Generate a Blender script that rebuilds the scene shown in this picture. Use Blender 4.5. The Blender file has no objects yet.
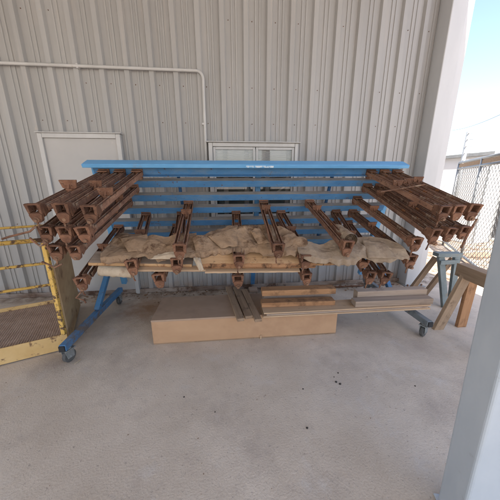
import bpy, math, random
from mathutils import Vector, Matrix, noise
R = math.radians
random.seed(7)
S = bpy.context.scene
COL = S.collection
V = Vector

# ------------------------------------------------------------------ camera
FPX, CAMH, PITCH, YAW, ROLL = 250.0, 1.5, R(15), R(5.5), R(-.2)
CAM = V((0, 0, CAMH))
_f = V((math.sin(YAW) * math.cos(PITCH), math.cos(YAW) * math.cos(PITCH), -math.sin(PITCH)))
_r = V((math.cos(YAW), -math.sin(YAW), 0))
_u = _r.cross(_f)
CR = _r * math.cos(ROLL) + _u * math.sin(ROLL)
CU = _u * math.cos(ROLL) - _r * math.sin(ROLL)

def ray(x, y):
    return CR * ((x - 250) / FPX) - CU * ((y - 250) / FPX) + _f

def hit(x, y, n, p0):
    d = ray(x, y)
    return CAM + d * (((p0 - CAM).dot(n)) / d.dot(n))

def flo(x, y, z=0.0):
    return hit(x, y, V((0, 0, 1)), V((0, 0, z)))

def aty(x, y, Y):
    return hit(x, y, V((0, 1, 0)), V((0, Y, 0)))

def dep(x, y, t):
    return CAM + ray(x, y) * t

cd = bpy.data.cameras.new("camera")
cam = bpy.data.objects.new("camera", cd)
COL.objects.link(cam)
cd.sensor_width = 36
cd.lens = 36 * FPX / 500
cd.clip_start = .02
cd.clip_end = 2000
cam.matrix_world = Matrix(((CR.x, CU.x, -_f.x, 0), (CR.y, CU.y, -_f.y, 0), (CR.z, CU.z, -_f.z, CAMH), (0, 0, 0, 1)))
S.camera = cam

# ------------------------------------------------------------------ materials
def mat(name, c1, c2, scale=(6, 6, 6), rough=.7, bump=.1, metal=0.0, c3=None, t3=(.55, .7), s3=2.0, detail=6,
        rrange=.15, bscale=None, rand=.0, spec=.4, mid=(.3, .7), extra=None):
    m = bpy.data.materials.new(name)
    m.use_nodes = True
    nt = m.node_tree
    N, L = nt.nodes, nt.links
    b = N["Principled BSDF"]
    tc = N.new("ShaderNodeTexCoord")
    mp = N.new("ShaderNodeMapping")
    mp.inputs["Scale"].default_value = scale
    vec = tc.outputs["Object"]
    if rand:
        oi = N.new("ShaderNodeObjectInfo")
        ml = N.new("ShaderNodeMath"); ml.operation = 'MULTIPLY'; ml.inputs[1].default_value = 37.0
        L.new(oi.outputs["Random"], ml.inputs[0])
        ad = N.new("ShaderNodeVectorMath"); ad.operation = 'ADD'
        L.new(vec, ad.inputs[0]); L.new(ml.outputs[0], ad.inputs[1])
        vec = ad.outputs[0]
    L.new(vec, mp.inputs["Vector"])
    n1 = N.new("ShaderNodeTexNoise")
    n1.inputs["Scale"].default_value = 1
    n1.inputs["Detail"].default_value = detail
    n1.inputs["Roughness"].default_value = .65
    L.new(mp.outputs[0], n1.inputs["Vector"])
    cr = N.new("ShaderNodeValToRGB")
    cr.color_ramp.elements[0].position, cr.color_ramp.elements[1].position = mid
    cr.color_ramp.elements[0].color = (*c1, 1)
    cr.color_ramp.elements[1].color = (*c2, 1)
    L.new(n1.outputs[0], cr.inputs[0])
    out = cr.outputs[0]
    if c3:
        n2 = N.new("ShaderNodeTexNoise")
        n2.inputs["Scale"].default_value = s3
        n2.inputs["Detail"].default_value = 7
        n2.inputs["Roughness"].default_value = .7
        L.new(vec, n2.inputs["Vector"])
        r2 = N.new("ShaderNodeMapRange")
        r2.inputs[1].default_value, r2.inputs[2].default_value = t3
        L.new(n2.outputs[0], r2.inputs[0])
        mx = N.new("ShaderNodeMix"); mx.data_type = 'RGBA'
        L.new(r2.outputs[0], mx.inputs["Factor"])
        L.new(out, mx.inputs["A"])
        mx.inputs["B"].default_value = (*c3, 1)
        out = mx.outputs["Result"]
    if rand:
        hs = N.new("ShaderNodeHueSaturation")
        mr = N.new("ShaderNodeMapRange")
        mr.inputs[3].default_value, mr.inputs[4].default_value = 1 - rand, 1 + rand
        L.new(oi.outputs["Random"], mr.inputs[0])
        L.new(mr.outputs[0], hs.inputs["Value"])
        L.new(out, hs.inputs["Color"])
        out = hs.outputs[0]
    if extra:
        out = extra(N, L, tc, out)
    L.new(out, b.inputs["Base Color"])
    rr = N.new("ShaderNodeMapRange")
    rr.inputs[3].default_value, rr.inputs[4].default_value = rough - rrange, min(1, rough + rrange)
    L.new(n1.outputs[0], rr.inputs[0])
    L.new(rr.outputs[0], b.inputs["Roughness"])
    b.inputs["Metallic"].default_value = metal
    b.inputs["Specular IOR Level"].default_value = spec
    if bump:
        n3 = n1
        if bscale:
            n3 = N.new("ShaderNodeTexNoise")
            n3.inputs["Scale"].default_value = bscale
            n3.inputs["Detail"].default_value = 5
            L.new(vec, n3.inputs["Vector"])
        bp = N.new("ShaderNodeBump")
        bp.inputs["Strength"].default_value = bump
        bp.inputs["Distance"].default_value = .01
        L.new(n3.outputs[0], bp.inputs["Height"])
        L.new(bp.outputs[0], b.inputs["Normal"])
    return m

def blend_noise(scale, lo, hi, color, gate=None, stretch=(1, 1, 1), loc=(0, 0, 0)):
    """extra layer: mixes a colour in where a noise (times an optional coordinate window) is high"""
    def f(N, L, tc, out):
        mp = N.new("ShaderNodeMapping"); mp.inputs["Scale"].default_value = stretch
        mp.inputs["Location"].default_value = loc
        L.new(tc.outputs["Object"], mp.inputs[0])
        n = N.new("ShaderNodeTexNoise"); n.inputs["Scale"].default_value = scale
        n.inputs["Detail"].default_value = 8; n.inputs["Roughness"].default_value = .7
        L.new(mp.outputs[0], n.inputs["Vector"])
        r = N.new("ShaderNodeMapRange"); r.inputs[1].default_value, r.inputs[2].default_value = lo, hi
        L.new(n.outputs[0], r.inputs[0])
        fac = r.outputs[0]
        if gate:
            ax, a, bb = gate
            sp = N.new("ShaderNodeSeparateXYZ"); L.new(tc.outputs["Object"], sp.inputs[0])
            g = N.new("ShaderNodeMapRange"); g.inputs[1].default_value, g.inputs[2].default_value = a, bb
            L.new(sp.outputs[ax], g.inputs[0])
            mu = N.new("ShaderNodeMath"); mu.operation = 'MULTIPLY'
            L.new(fac, mu.inputs[0]); L.new(g.outputs[0], mu.inputs[1]); fac = mu.outputs[0]
        mx = N.new("ShaderNodeMix"); mx.data_type = 'RGBA'
        L.new(fac, mx.inputs["Factor"]); L.new(out, mx.inputs["A"])
        mx.inputs["B"].default_value = (*color, 1)
        return mx.outputs["Result"]
    return f

def chain(*fs):
    def f(N, L, tc, out):
        for g in fs:
            out = g(N, L, tc, out)
        return out
    return f

def spot(cx, cy, rad, color, amt=.7):
    """a stain with a ragged outline at one place on the floor"""
    def f(N, L, tc, out):
        n = N.new("ShaderNodeTexNoise"); n.inputs["Scale"].default_value = 9; n.inputs["Detail"].default_value = 7
        n.inputs["Roughness"].default_value = .75
        L.new(tc.outputs["Object"], n.inputs["Vector"])
        vs = N.new("ShaderNodeVectorMath"); vs.operation = 'DISTANCE'
        vs.inputs[1].default_value = (cx, cy, 0)
        L.new(tc.outputs["Object"], vs.inputs[0])
        a = N.new("ShaderNodeMapRange"); a.inputs[1].default_value, a.inputs[2].default_value = rad, 0
        a.inputs[3].default_value, a.inputs[4].default_value = -.5, .5
        L.new(vs.outputs["Value"], a.inputs[0])
        ad = N.new("ShaderNodeMath"); ad.operation = 'ADD'
        L.new(a.outputs[0], ad.inputs[0]); L.new(n.outputs[0], ad.inputs[1])
        m = N.new("ShaderNodeMapRange"); m.inputs[1].default_value, m.inputs[2].default_value = .4, .95
        m.inputs[4].default_value = amt
        L.new(ad.outputs[0], m.inputs[0])
        mx = N.new("ShaderNodeMix"); mx.data_type = 'RGBA'
        L.new(m.outputs[0], mx.inputs["Factor"]); L.new(out, mx.inputs["A"])
        mx.inputs["B"].default_value = (*color, 1)
        return mx.outputs["Result"]
    return f

M = {}
M['concrete'] = mat('concrete', (.48, .405, .33), (.62, .54, .455), (1.6, 1.6, 1.6), .88, .35, detail=11, bscale=90, mid=(.35, .68), spec=.25,
                    extra=chain(blend_noise(48, .58, .70, (.29, .245, .215)),
                                blend_noise(75, .60, .70, (.62, .56, .50)),
                                blend_noise(120, .62, .70, (.20, .165, .14)),
                                blend_noise(1.3, .50, .75, (.34, .285, .245)),
                                blend_noise(3.5, .56, .72, (.55, .50, .45)),
                                spot(-.95, 2.95, .75, (.27, .13, .05), .75), spot(.9, 1.5, .5, (.22, .18, .16), .25),
                                spot(-1.5, 2.0, .4, (.2, .16, .14), .5), spot(1.8, 1.9, .5, (.22, .18, .16), .4),
                                blend_noise(6, .35, .6, (.13, .085, .055), gate=(1, 3.12, 3.4))))
M['siding'] = mat('siding_paint', (.285, .275, .265), (.355, .345, .335), (1.5, 1.5, .25), .5, .02, detail=8, spec=.4,
                  extra=chain(blend_noise(4, .55, .8, (.40, .36, .33), stretch=(5, 1, .25)),
                              blend_noise(14, .66, .74, (.45, .36, .30), stretch=(1, 1, .7)),
                              blend_noise(5, .35, .62, (.26, .17, .11), gate=(2, .22, .0)),))
M['trimwhite'] = mat('trim_paint', (.41, .395, .38), (.50, .485, .47), (5, 5, 2), .5, .05, c3=(.36, .31, .27), t3=(.6, .75), s3=6)
M['door'] = mat('door_paint', (.37, .35, .335), (.42, .40, .385), (2, 2, 2), .45, .02, c3=(.5, .45, .42), t3=(.66, .8), s3=5)
M['roof'] = mat('roof_sheet', (.45, .45, .45), (.55, .55, .55), (2, 2, 2), .5, .05)
M['post'] = mat('post_paint', (.42, .47, .52), (.54, .58, .62), (3, 3, 1.2), .45, .05, c3=(.3, .31, .32), t3=(.62, .75), s3=7)
M['column'] = mat('column_paint', (.43, .43, .435), (.50, .50, .505), (3, 3, .8), .45, .03, c3=(.45, .43, .42), t3=(.64, .8), s3=6)
M['blue'] = mat('blue_paint', (.038, .135, .275), (.065, .195, .365), (5, 9, 9), .5, .1, c3=(.12, .11, .11), t3=(.6, .78), s3=7, detail=8,
                extra=chain(blend_noise(26, .60, .66, (.09, .05, .035)), blend_noise(6, .5, .75, (.13, .20, .27), stretch=(.6, 2, 2))))
M['lightblue'] = mat('faded_blue_paint', (.09, .29, .52), (.14, .36, .60), (4, 9, 9), .5, .06, c3=(.24, .26, .28), t3=(.62, .82), s3=6)
M['dust'] = mat('dusty_blue_steel', (.17, .155, .14), (.30, .275, .25), (4, 10, 10), .85, .15, c3=(.06, .17, .33), t3=(.60, .74), s3=9)
M['darkblue'] = mat('dark_blue_paint', (.02, .07, .17), (.03, .11, .25), (5, 5, 5), .5, .05, c3=(.1, .08, .07), t3=(.6, .75), s3=8)
RUSTX = chain(blend_noise(30, .56, .68, (.045, .022, .015)), blend_noise(13, .56, .68, (.33, .24, .17)), blend_noise(8, .60, .70, (.30, .115, .035)))
M['rust'] = mat('rusty_cast_iron', (.095, .042, .025), (.25, .122, .072), (14, 14, 14), .85, .5, rand=.25, extra=RUSTX, bscale=70, spec=.3)
M['rustbar'] = mat('rusty_bar_steel', (.105, .046, .028), (.30, .16, .10), (22, 4, 22), .8, .3, rand=.28, extra=RUSTX, bscale=50, spec=.35)
M['rustbright'] = mat('scraped_rusty_iron', (.13, .065, .042), (.30, .17, .10), (18, 18, 18), .7, .3, rand=.2)
M['steel'] = mat('worn_steel', (.18, .19, .19), (.34, .36, .36), (15, 15, 15), .5, .3, metal=.4, c3=(.15, .08, .05), t3=(.55, .7), s3=14)
M['rubber'] = mat('caster_rubber', (.05, .05, .05), (.12, .115, .11), (12, 12, 12), .75, .2)
M['wood'] = mat('orange_lumber', (.31, .15, .07), (.47, .26, .135), (2, 26, 26), .8, .2, rand=.2, c3=(.20, .105, .055), t3=(.52, .68), s3=6, spec=.25)
M['woodpale'] = mat('pale_lumber', (.40, .265, .165), (.52, .365, .235), (1.5, 30, 30), .8, .12, rand=.12, c3=(.30, .20, .13), t3=(.62, .74), s3=6, spec=.25)
M['woodgrey'] = mat('grey_lumber', (.27, .20, .15), (.42, .325, .255), (1.5, 28, 28), .85, .2, rand=.15, c3=(.20, .14, .11), t3=(.58, .72), s3=5, spec=.2)
M['woodold'] = mat('weathered_lumber', (.19, .125, .08), (.33, .23, .155), (1.8, 30, 30), .88, .35, rand=.18, c3=(.09, .06, .045), t3=(.56, .72), s3=7, spec=.2)
M['woodsaw'] = mat('sawhorse_lumber', (.27, .185, .12), (.42, .30, .205), (1.8, 26, 26), .85, .3, rand=.15, c3=(.16, .105, .07), t3=(.56, .72), s3=7, spec=.2)
M['slab'] = mat('rough_sawn_slab', (.40, .22, .10), (.56, .36, .20), (1.4, 22, 22), .85, .3, rand=.1, c3=(.20, .085, .04), t3=(.52, .64), s3=5, spec=.2,
                extra=blend_noise(26, .6, .68, (.10, .055, .035)))
M['bark'] = mat('waney_bark', (.20, .095, .05), (.38, .21, .11), (5, 20, 20), .95, .6, c3=(.09, .05, .03), t3=(.5, .62), s3=16, spec=.1)
M['mdf'] = mat('fibreboard', (.41, .242, .138), (.48, .30, .178), (2.5, 5, 5), .72, .03, detail=8, c3=(.36, .205, .12), t3=(.52, .78), s3=2.2, spec=.3)
M['mdftop'] = mat('dusty_fibreboard', (.34, .235, .165), (.41, .29, .21), (3, 4, 4), .85, .05, c3=(.27, .19, .14), t3=(.5, .75), s3=3, spec=.2)
def crumple(m, scale=4.5, strength=.32):
    N, L = m.node_tree.nodes, m.node_tree.links
    b = N["Principled BSDF"]
    tc = N.new("ShaderNodeTexCoord")
    n = N.new("ShaderNodeTexNoise"); n.inputs["Scale"].default_value = 3.5; n.inputs["Detail"].default_value = 4
    L.new(tc.outputs["Object"], n.inputs["Vector"])
    mx = N.new("ShaderNodeMix"); mx.data_type = 'RGBA'; mx.blend_type = 'LINEAR_LIGHT'; mx.inputs["Factor"].default_value = .12
    L.new(tc.outputs["Object"], mx.inputs["A"]); L.new(n.outputs["Color"], mx.inputs["B"])
    hs = None
    for k, w in ((scale, 1.0), (scale * 2.3, .4)):
        v = N.new("ShaderNodeTexVoronoi"); v.feature = 'DISTANCE_TO_EDGE'; v.inputs["Scale"].default_value = k
        L.new(mx.outputs["Result"], v.inputs["Vector"])
        mu = N.new("ShaderNodeMath"); mu.operation = 'MULTIPLY'; mu.inputs[1].default_value = w
        L.new(v.outputs["Distance"], mu.inputs[0])
        if hs is None: hs = mu.outputs[0]
        else:
            ad = N.new("ShaderNodeMath"); ad.operation = 'ADD'; L.new(hs, ad.inputs[0]); L.new(mu.outputs[0], ad.inputs[1]); hs = ad.outputs[0]
    bp = N.new("ShaderNodeBump"); bp.inputs["Strength"].default_value = strength; bp.inputs["Distance"].default_value = .05
    L.new(hs, bp.inputs["Height"])
    old = b.inputs["Normal"].links[0].from_socket
    L.new(old, bp.inputs["Normal"]); L.new(bp.outputs[0], b.inputs["Normal"])
M['canvas'] = mat('dirty_canvas', (.23, .145, .088), (.41, .28, .18), (7, 7, 7), .95, .4, detail=9, bscale=45, c3=(.13, .075, .045), t3=(.5, .62), s3=6, spec=.1,
                  extra=chain(blend_noise(28, .60, .70, (.14, .08, .05)), blend_noise(40, .68, .74, (.55, .45, .35))))
M['canvasgrey'] = mat('grey_canvas', (.22, .155, .105), (.38, .295, .215), (7, 7, 7), .95, .35, detail=9, bscale=45, c3=(.20, .14, .10), t3=(.55, .7), s3=6, spec=.1,
                      extra=blend_noise(22, .62, .70, (.16, .09, .05)))
crumple(M['canvas']); crumple(M['canvasgrey'])
M['flap'] = mat('canvas_underside', (.30, .215, .145), (.44, .335, .24), (6, 6, 6), .95, .4, bscale=45, c3=(.17, .11, .07), t3=(.5, .66), s3=7, spec=.1)
crumple(M['flap'], 4, .25)
M['paper'] = mat('crumpled_paper', (.40, .31, .22), (.56, .46, .35), (8, 8, 8), .9, .4, bscale=35, c3=(.36, .26, .18), t3=(.55, .72), s3=7, spec=.15)
M['yellow'] = mat('chipped_yellow_paint', (.58, .35, .08), (.70, .45, .13), (7, 7, 7), .6, .25, c3=(.12, .07, .045), t3=(.51, .56), s3=15, detail=8, spec=.3)
M['yellowpale'] = mat('worn_yellow_paint', (.55, .35, .14), (.66, .46, .22), (5, 5, 5), .65, .2, c3=(.20, .11, .06), t3=(.54, .60), s3=9, detail=8, spec=.3)
M['mesh'] = mat('rusty_mesh_steel', (.30, .21, .16), (.46, .35, .28), (12, 12, 12), .8, .2, metal=.1)
M['plytan'] = mat('tan_panel', (.40, .27, .15), (.52, .38, .23), (3, 3, 8), .8, .1, c3=(.22, .13, .07), t3=(.56, .7), s3=5, spec=.25)
M['teal'] = mat('teal_paint', (.13, .165, .17), (.22, .255, .255), (7, 7, 7), .7, .2, c3=(.26, .22, .17), t3=(.58, .68), s3=9)
M['galv'] = mat('galvanised_steel', (.26, .275, .28), (.36, .375, .38), (9, 9, 9), .45, .05, metal=.5)
M['wire'] = mat('weathered_wire', (.10, .105, .11), (.17, .175, .18), (9, 9, 9), .6, .0, metal=.3)
M['whitepanel'] = mat('white_panel', (.62, .62, .62), (.72, .72, .72), (2, 2, 2), .5, .02)
M['dark'] = mat('dark_interior', (.018, .018, .02), (.04, .04, .042), (2, 2, 2), .8, 0)
M['interior'] = mat('window_interior', (.09, .10, .095), (.20, .21, .195), (3, 3, 5), .8, 0, c3=(.22, .21, .19), t3=(.6, .66), s3=4)
M['wornblue'] = mat('worn_blue_paint', (.05, .15, .30), (.09, .22, .40), (5, 9, 9), .6, .15, c3=(.14, .115, .10), t3=(.48, .6), s3=7, detail=8, extra=blend_noise(30, .6, .7, (.10, .055, .035)))
M['wornsteel'] = mat('bare_beam_paint', (.13, .15, .165), (.22, .245, .26), (5, 9, 9), .6, .15, c3=(.12, .08, .06), t3=(.55, .68), s3=8)
M['blind'] = mat('blind_slat', (.72, .70, .68), (.80, .78, .76), (4, 4, 4), .5, 0)
M['greytank'] = mat('grey_tank', (.28, .29, .30), (.36, .37, .38), (3, 3, 3), .6, .05)
M['pebble'] = mat('dark_grit', (.02, .018, .017), (.06, .05, .045), (30, 30, 30), .9, .2)
M['stone'] = mat('rubble_stone', (.18, .12, .08), (.34, .25, .18), (9, 9, 9), .9, .5)
M['label'] = mat('worn_white_label', (.45, .55, .62), (.68, .72, .74), (30, 30, 30), .6, 0, c3=(.15, .38, .62), t3=(.5, .58), s3=35)
M['leaf'] = mat('dry_leaf', (.12, .06, .03), (.26, .15, .08), (20, 20, 20), .9, .1)
M['yard'] = mat('yard_concrete', (.44, .41, .37), (.55, .51, .47), (.5, .5, .5), .9, .1, detail=8, c3=(.26, .23, .2), t3=(.55, .75), s3=.4)
M['hill'] = mat('far_slope', (.16, .16, .10), (.28, .25, .17), (.02, .02, .02), .95, 0)

g = bpy.data.materials.new('window_glass'); g.use_nodes = True
_n = g.node_tree.nodes; _l = g.node_tree.links
_n.remove(_n["Principled BSDF"])
_t = _n.new("ShaderNodeBsdfTransparent"); _t.inputs[0].default_value = (.95, .95, .95, 1)
_g = _n.new("ShaderNodeBsdfGlossy"); _g.inputs["Roughness"].default_value = .04
_fr = _n.new("ShaderNodeFresnel"); _fr.inputs[0].default_value = 1.5
_m = _n.new("ShaderNodeMixShader")
_l.new(_fr.outputs[0], _m.inputs[0]); _l.new(_t.outputs[0], _m.inputs[1]); _l.new(_g.outputs[0], _m.inputs[2])
_l.new(_m.outputs[0], _n["Material Output"].inputs[0])
M['glass'] = g

# ------------------------------------------------------------------ mesh builder
class MB:
    def __init__(s):
        s.v, s.f, s.sm, s.mi = [], [], [], []

    def add(s, vs, fs, smooth=False, mi=0):
        o = len(s.v)
        s.v += [V(p) for p in vs]
        for f in fs:
            s.f.append([i + o for i in f]); s.sm.append(smooth); s.mi.append(mi)
        return s

    def box(s, c, d, rot=None, mi=0):
        c = V(c); x, y, z = d[0] / 2, d[1] / 2, d[2] / 2
        P = [V((a * x, b * y, e * z)) for e in (-1, 1) for b in (-1, 1) for a in (-1, 1)]
        if rot is not None:
            P = [rot @ p for p in P]
        return s.add([p + c for p in P], [(0, 2, 3, 1), (4, 5, 7, 6), (0, 1, 5, 4), (2, 6, 7, 3), (0, 4, 6, 2), (1, 3, 7, 5)], mi=mi)

    def beam(s, p0, p1, w, h, up=(0, 0, 1)):
        p0, p1 = V(p0), V(p1)
        x = (p1 - p0); l = x.length; x.normalize()
        y = V(up).cross(x).normalized(); z = x.cross(y)
        r = Matrix((x, y, z)).transposed()
        return s.box((p0 + p1) / 2, (l, w, h), r)

    def tube(s, pts, r, n=8, caps=True):
        pts = [V(p) for p in pts]; vs, fs = [], []
        prev = None
        for i, p in enumerate(pts):
            t = (pts[min(i + 1, len(pts) - 1)] - pts[max(i - 1, 0)]).normalized()
            if prev is None:
                a = V((0, 0, 1)) if abs(t.z) < .9 else V((1, 0, 0))
                u = t.cross(a).normalized()
            else:
                u = (prev - t * prev.dot(t)).normalized()
            prev = u
            w = t.cross(u)
            rr = r[i] if isinstance(r, (list, tuple)) else r
            for k in range(n):
                a = 2 * math.pi * k / n
                vs.append(p + u * math.cos(a) * rr + w * math.sin(a) * rr)
        for i in range(len(pts) - 1):
            for k in range(n):
                k2 = (k + 1) % n
                fs.append((i * n + k, i * n + k2, (i + 1) * n + k2, (i + 1) * n + k))
        s.add(vs, fs, smooth=n > 6)
        if caps:
            o = len(s.v) - len(vs)
            s.f.append([o + k for k in range(n)][::-1]); s.sm.append(False); s.mi.append(0)
            s.f.append([o + (len(pts) - 1) * n + k for k in range(n)]); s.sm.append(False); s.mi.append(0)
        return s

    def prism(s, poly, axis_o, ex, ey, ez, mi=0):
        """poly (x,y) in the ex,ey plane at axis_o, extruded by vector ez"""
        axis_o, ex, ey, ez = V(axis_o), V(ex), V(ey), V(ez)
        n = len(poly)
        a = [axis_o + ex * p[0] + ey * p[1] for p in poly]
        b = [p + ez for p in a]
        fs = [tuple(range(n))[::-1], tuple(range(n, 2 * n))] + [(i, (i + 1) % n, n + (i + 1) % n, n + i) for i in range(n)]
        return s.add(a + b, fs, mi=mi)

    def build(s, name, m, parent=None, bevel=0.0, wm=None, local=False, segs=1):
        """verts are in world space (or in the parent's space when local); parent's frame is honoured"""
        me = bpy.data.meshes.new(name)
        pm = Matrix.Identity(4)
        if parent is not None and not local:
            pm = wmat(parent).inverted()
        if wm is not None:
            pm = wm.inverted()
        me.from_pydata([pm @ p for p in s.v], [], s.f)
        ms = m if isinstance(m, (list, tuple)) else [m]
        for q in ms:
            me.materials.append(q)
        for p, q, i in zip(me.polygons, s.sm, s.mi):
            p.use_smooth = q; p.material_index = i
        import bmesh
        bm = bmesh.new(); bm.from_mesh(me)
        bmesh.ops.recalc_face_normals(bm, faces=bm.faces)
        bm.to_mesh(me); bm.free()
        o = bpy.data.objects.new(name, me)
        COL.objects.link(o)
        if wm is not None:
            o.matrix_world = wm
        if parent is not None:
            o.parent = parent
        if bevel:
            bv = o.modifiers.new('bevel', 'BEVEL'); bv.width = bevel; bv.segments = segs
            bv.limit_method = 'ANGLE'; bv.angle_limit = R(40); bv.harden_normals = False
        return o

def wmat(o):
    m = Matrix.Translation(o.location) @ o.rotation_euler.to_matrix().to_4x4()
    return (wmat(o.parent) @ m) if o.parent else m

def tag(o, label=None, cat=None, group=None, kind=None):
    if label: o['label'] = label
    if cat: o['category'] = cat
    if group: o['group'] = group
    if kind: o['kind'] = kind
    return o

def empty(name, loc, label, cat, group=None, rot=None):
    o = bpy.data.objects.new(name, None)
    COL.objects.link(o)
    o.empty_display_size = .1
    o.location = loc
    if rot is not None:
        o.rotation_euler = rot
    return tag(o, label, cat, group)

def frame(o, x, y):
    """matrix with origin o, local X along x, local Z as near up as y allows"""
    x = V(x).normalized(); y = (V(y) - x * V(y).dot(x)).normalized(); z = x.cross(y)
    m = Matrix((x, y, z)).transposed().to_4x4(); m.translation = V(o)
    return m

def plank(name, p0, p1, w, t, m, label=None, cat=None, group=None, up=(0, 0, 1), seg=14, wob=.0015, bevel=.002, parent=None):
    """a sawn board whose underside axis runs p0->p1; local X is the grain"""
    p0, p1 = V(p0), V(p1)
    x = p1 - p0; L = x.length
    y = V(up).cross(x)
    wm = frame((p0 + p1) / 2, x, y)
    b = MB()
    vs, fs = [], []
    sd = random.random() * 50
    for i in range(seg + 1):
        a = -L / 2 + L * i / seg
        for k, (yy, zz) in enumerate(((-w / 2, 0), (w / 2, 0), (w / 2, t), (-w / 2, t))):
            nn = noise.noise_vector(V((a * 3 + sd, k * 1.7, sd)))
            vs.append(V((a, yy + nn.y * wob, zz + nn.z * wob)))
    for i in range(seg):
        for k in range(4):
            fs.append((i * 4 + k, i * 4 + (k + 1) % 4, i * 4 + 4 + (k + 1) % 4, i * 4 + 4 + k))
    fs += [(3, 2, 1, 0), (seg * 4, seg * 4 + 1, seg * 4 + 2, seg * 4 + 3)]
    b.v, b.f, b.sm, b.mi = vs, fs, [False] * len(fs), [0] * len(fs)
    if parent is not None:
        pm = wmat(parent)
        me_o = MB(); me_o.v = [wm @ p for p in vs]; me_o.f, me_o.sm, me_o.mi = b.f, b.sm, b.mi
        # keep the grain: own frame under the parent
        o = b.build(name, m, None, bevel)
        o.parent = parent
        o.matrix_local = pm.inverted() @ wm
        return o
    o = b.build(name, m, None, bevel)
    o.matrix_world = wm
    return tag(o, label, cat, group)

# ------------------------------------------------------------------ setting: ground
D = 3.45                                                    # wall plane
b = MB(); b.add([(-400, -400, -.15), (400, -400, -.15), (400, 400, -.15), (-400, 400, -.15)], [(0, 1, 2, 3)])
tag(b.build('ground', M['yard']), kind='structure')
b = MB(); b.box((-2, -1.0, -.075), (13.4, 14, .15))          # slab under the canopy, x to 4.7
b.box((9.2, -1.0, -.08), (9, 14, .14)); 
o = b.build('floor', M['concrete']); tag(o, kind='structure')
b = MB(); b.box((20, 15, -.08), (31, 17.9, .14))
tag(b.build('yard', M['yard']), kind='structure')

# ------------------------------------------------------------------ the metal building
bld = empty('metal_building', (0, D, 0), 'off white metal clad workshop with ribbed wall, white door and window behind the rack', 'building')
WX0, WX1, WTOP = -9.0, 2.654, 4.6
RIB = .2745
PH = 1.115
prof = []
k0 = int((WX0 - PH) / RIB) - 1
x = None
pts = [(WX0, 0.0)]
k = k0
while PH + k * RIB < WX1 + RIB:
    c = PH + k * RIB
    for dx, h in ((-.044, 0), (-.028, .038), (.024, .038), (.040, 0), (.1, 0), (.104, .009), (.122, .009), (.126, 0),
                  (.150, 0), (.154, .009), (.172, .009), (.176, 0)):
        if WX0 < c + dx < WX1:
            pts.append((c + dx, h))
    k += 1
pts.append((WX1, 0.0))
vs, fs = [], []
ZS = [0.02, 1.2, 2.4, 3.6, WTOP]
for z in ZS:
    for (xx, h) in pts:
        vs.append((xx, D - h, z))
n = len(pts)
for j in range(len(ZS) - 1):
    for i in range(n - 1):
        fs.append((j * n + i, j * n + i + 1, (j + 1) * n + i + 1, (j + 1) * n + i))
b = MB(); b.add(vs, fs)
o = b.build('wall', M['siding'], bld)
sd = o.modifiers.new('thick', 'SOLIDIFY'); sd.thickness = .004; sd.offset = 1
b = MB(); b.box(((WX0 + WX1) / 2, D + .10, WTOP / 2), (WX1 - WX0, .16, WTOP)); b.box((WX1 - .08, D + 4, WTOP / 2), (.16, 7.6, WTOP))
b.build('wall_core', M['siding'], bld)
b = MB()                                                    # sheet screws along girt lines
for z in (1.0, 2.22, 2.62, 3.3):
    for k in range(-22, 6):
        if random.random() < .72:
            b.tube([(PH + k * RIB + .072, D + .002, z + random.uniform(-.004, .004)), (PH + k * RIB + .072, D - .005, z)], .005, 6)
tag(b.build('screws', M['rust'], bld), kind='stuff')
b = MB(); b.box(((WX0 + WX1) / 2, D - .045, .032), (WX1 - WX0, .02, .06))
b.build('base_trim', mat('rusty_base_trim', (.16, .095, .06), (.36, .31, .27), (3, 8, 8), .8, .2, c3=(.1, .055, .035), t3=(.5, .62), s3=5), bld, .003)
# roof over the bay
RX1 = 2.78
b = MB()
pr = []
xx = -9.5
while xx < RX1 - .2:
    pr += [(xx, 0), (xx + .05, .035), (xx + .11, .035), (xx + .16, 0)]
    xx += .305
pr.append((RX1, 0))
vs = [(p[0], D + .1, 4.62 + p[1]) for p in pr] + [(p[0], -5.5, 4.15 + p[1]) for p in pr]
n = len(pr)
b.add(vs, [(i, i + 1, n + i + 1, n + i) for i in range(n - 1)])
o = b.build('roof', M['roof'], bld)
sdm = o.modifiers.new('thick', 'SOLIDIFY'); sdm.thickness = .006; sdm.offset = 1
b = MB()
for yy in (2.4, .775, -.6, -2.4, -4.2, -5.4):
    zz = 4.15 + (yy + 5.5) / (D + 5.6) * .47
    b.box(((RX1 - 9.5) / 2, yy, zz - .085), (RX1 + 9.5, .06, .16))
b.build('purlins', M['post'], bld, .003)

# door with its frame
dx0, dx1, dz = aty(40, 140, D - .035).x, aty(121.5, 140, D - .035).x, 2.07
door = MB(); door.box(((dx0 + dx1) / 2, D - .035, 1.02), (dx1 - dx0 - .10, .03, 2.0))
dob = door.build('door', M['door'], bld, .002)
b = MB()
b.box((dx0 + .025, D - .045, dz / 2), (.05, .06, dz))
b.box((dx1 - .025, D - .045, dz / 2), (.05, .06, dz))
b.box(((dx0 + dx1) / 2, D - .0455, dz - .024), (dx1 - dx0 - .102, .058, .05))
b.box(((dx0 + dx1) / 2, D - .05, dz + .008), (dx1 - dx0 + .03, .085, .012))
b.build('door_frame', M['trimwhite'], dob, .003)
b = MB(); hx = dx1 - .14
b.tube([(hx, D - .04, .98), (hx, D - .10, .98)], .012); b.tube([(hx, D - .10, .98), (hx - .1, D - .10, .98)], .009)
b.build('door_handle', M['steel'], dob)

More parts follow.
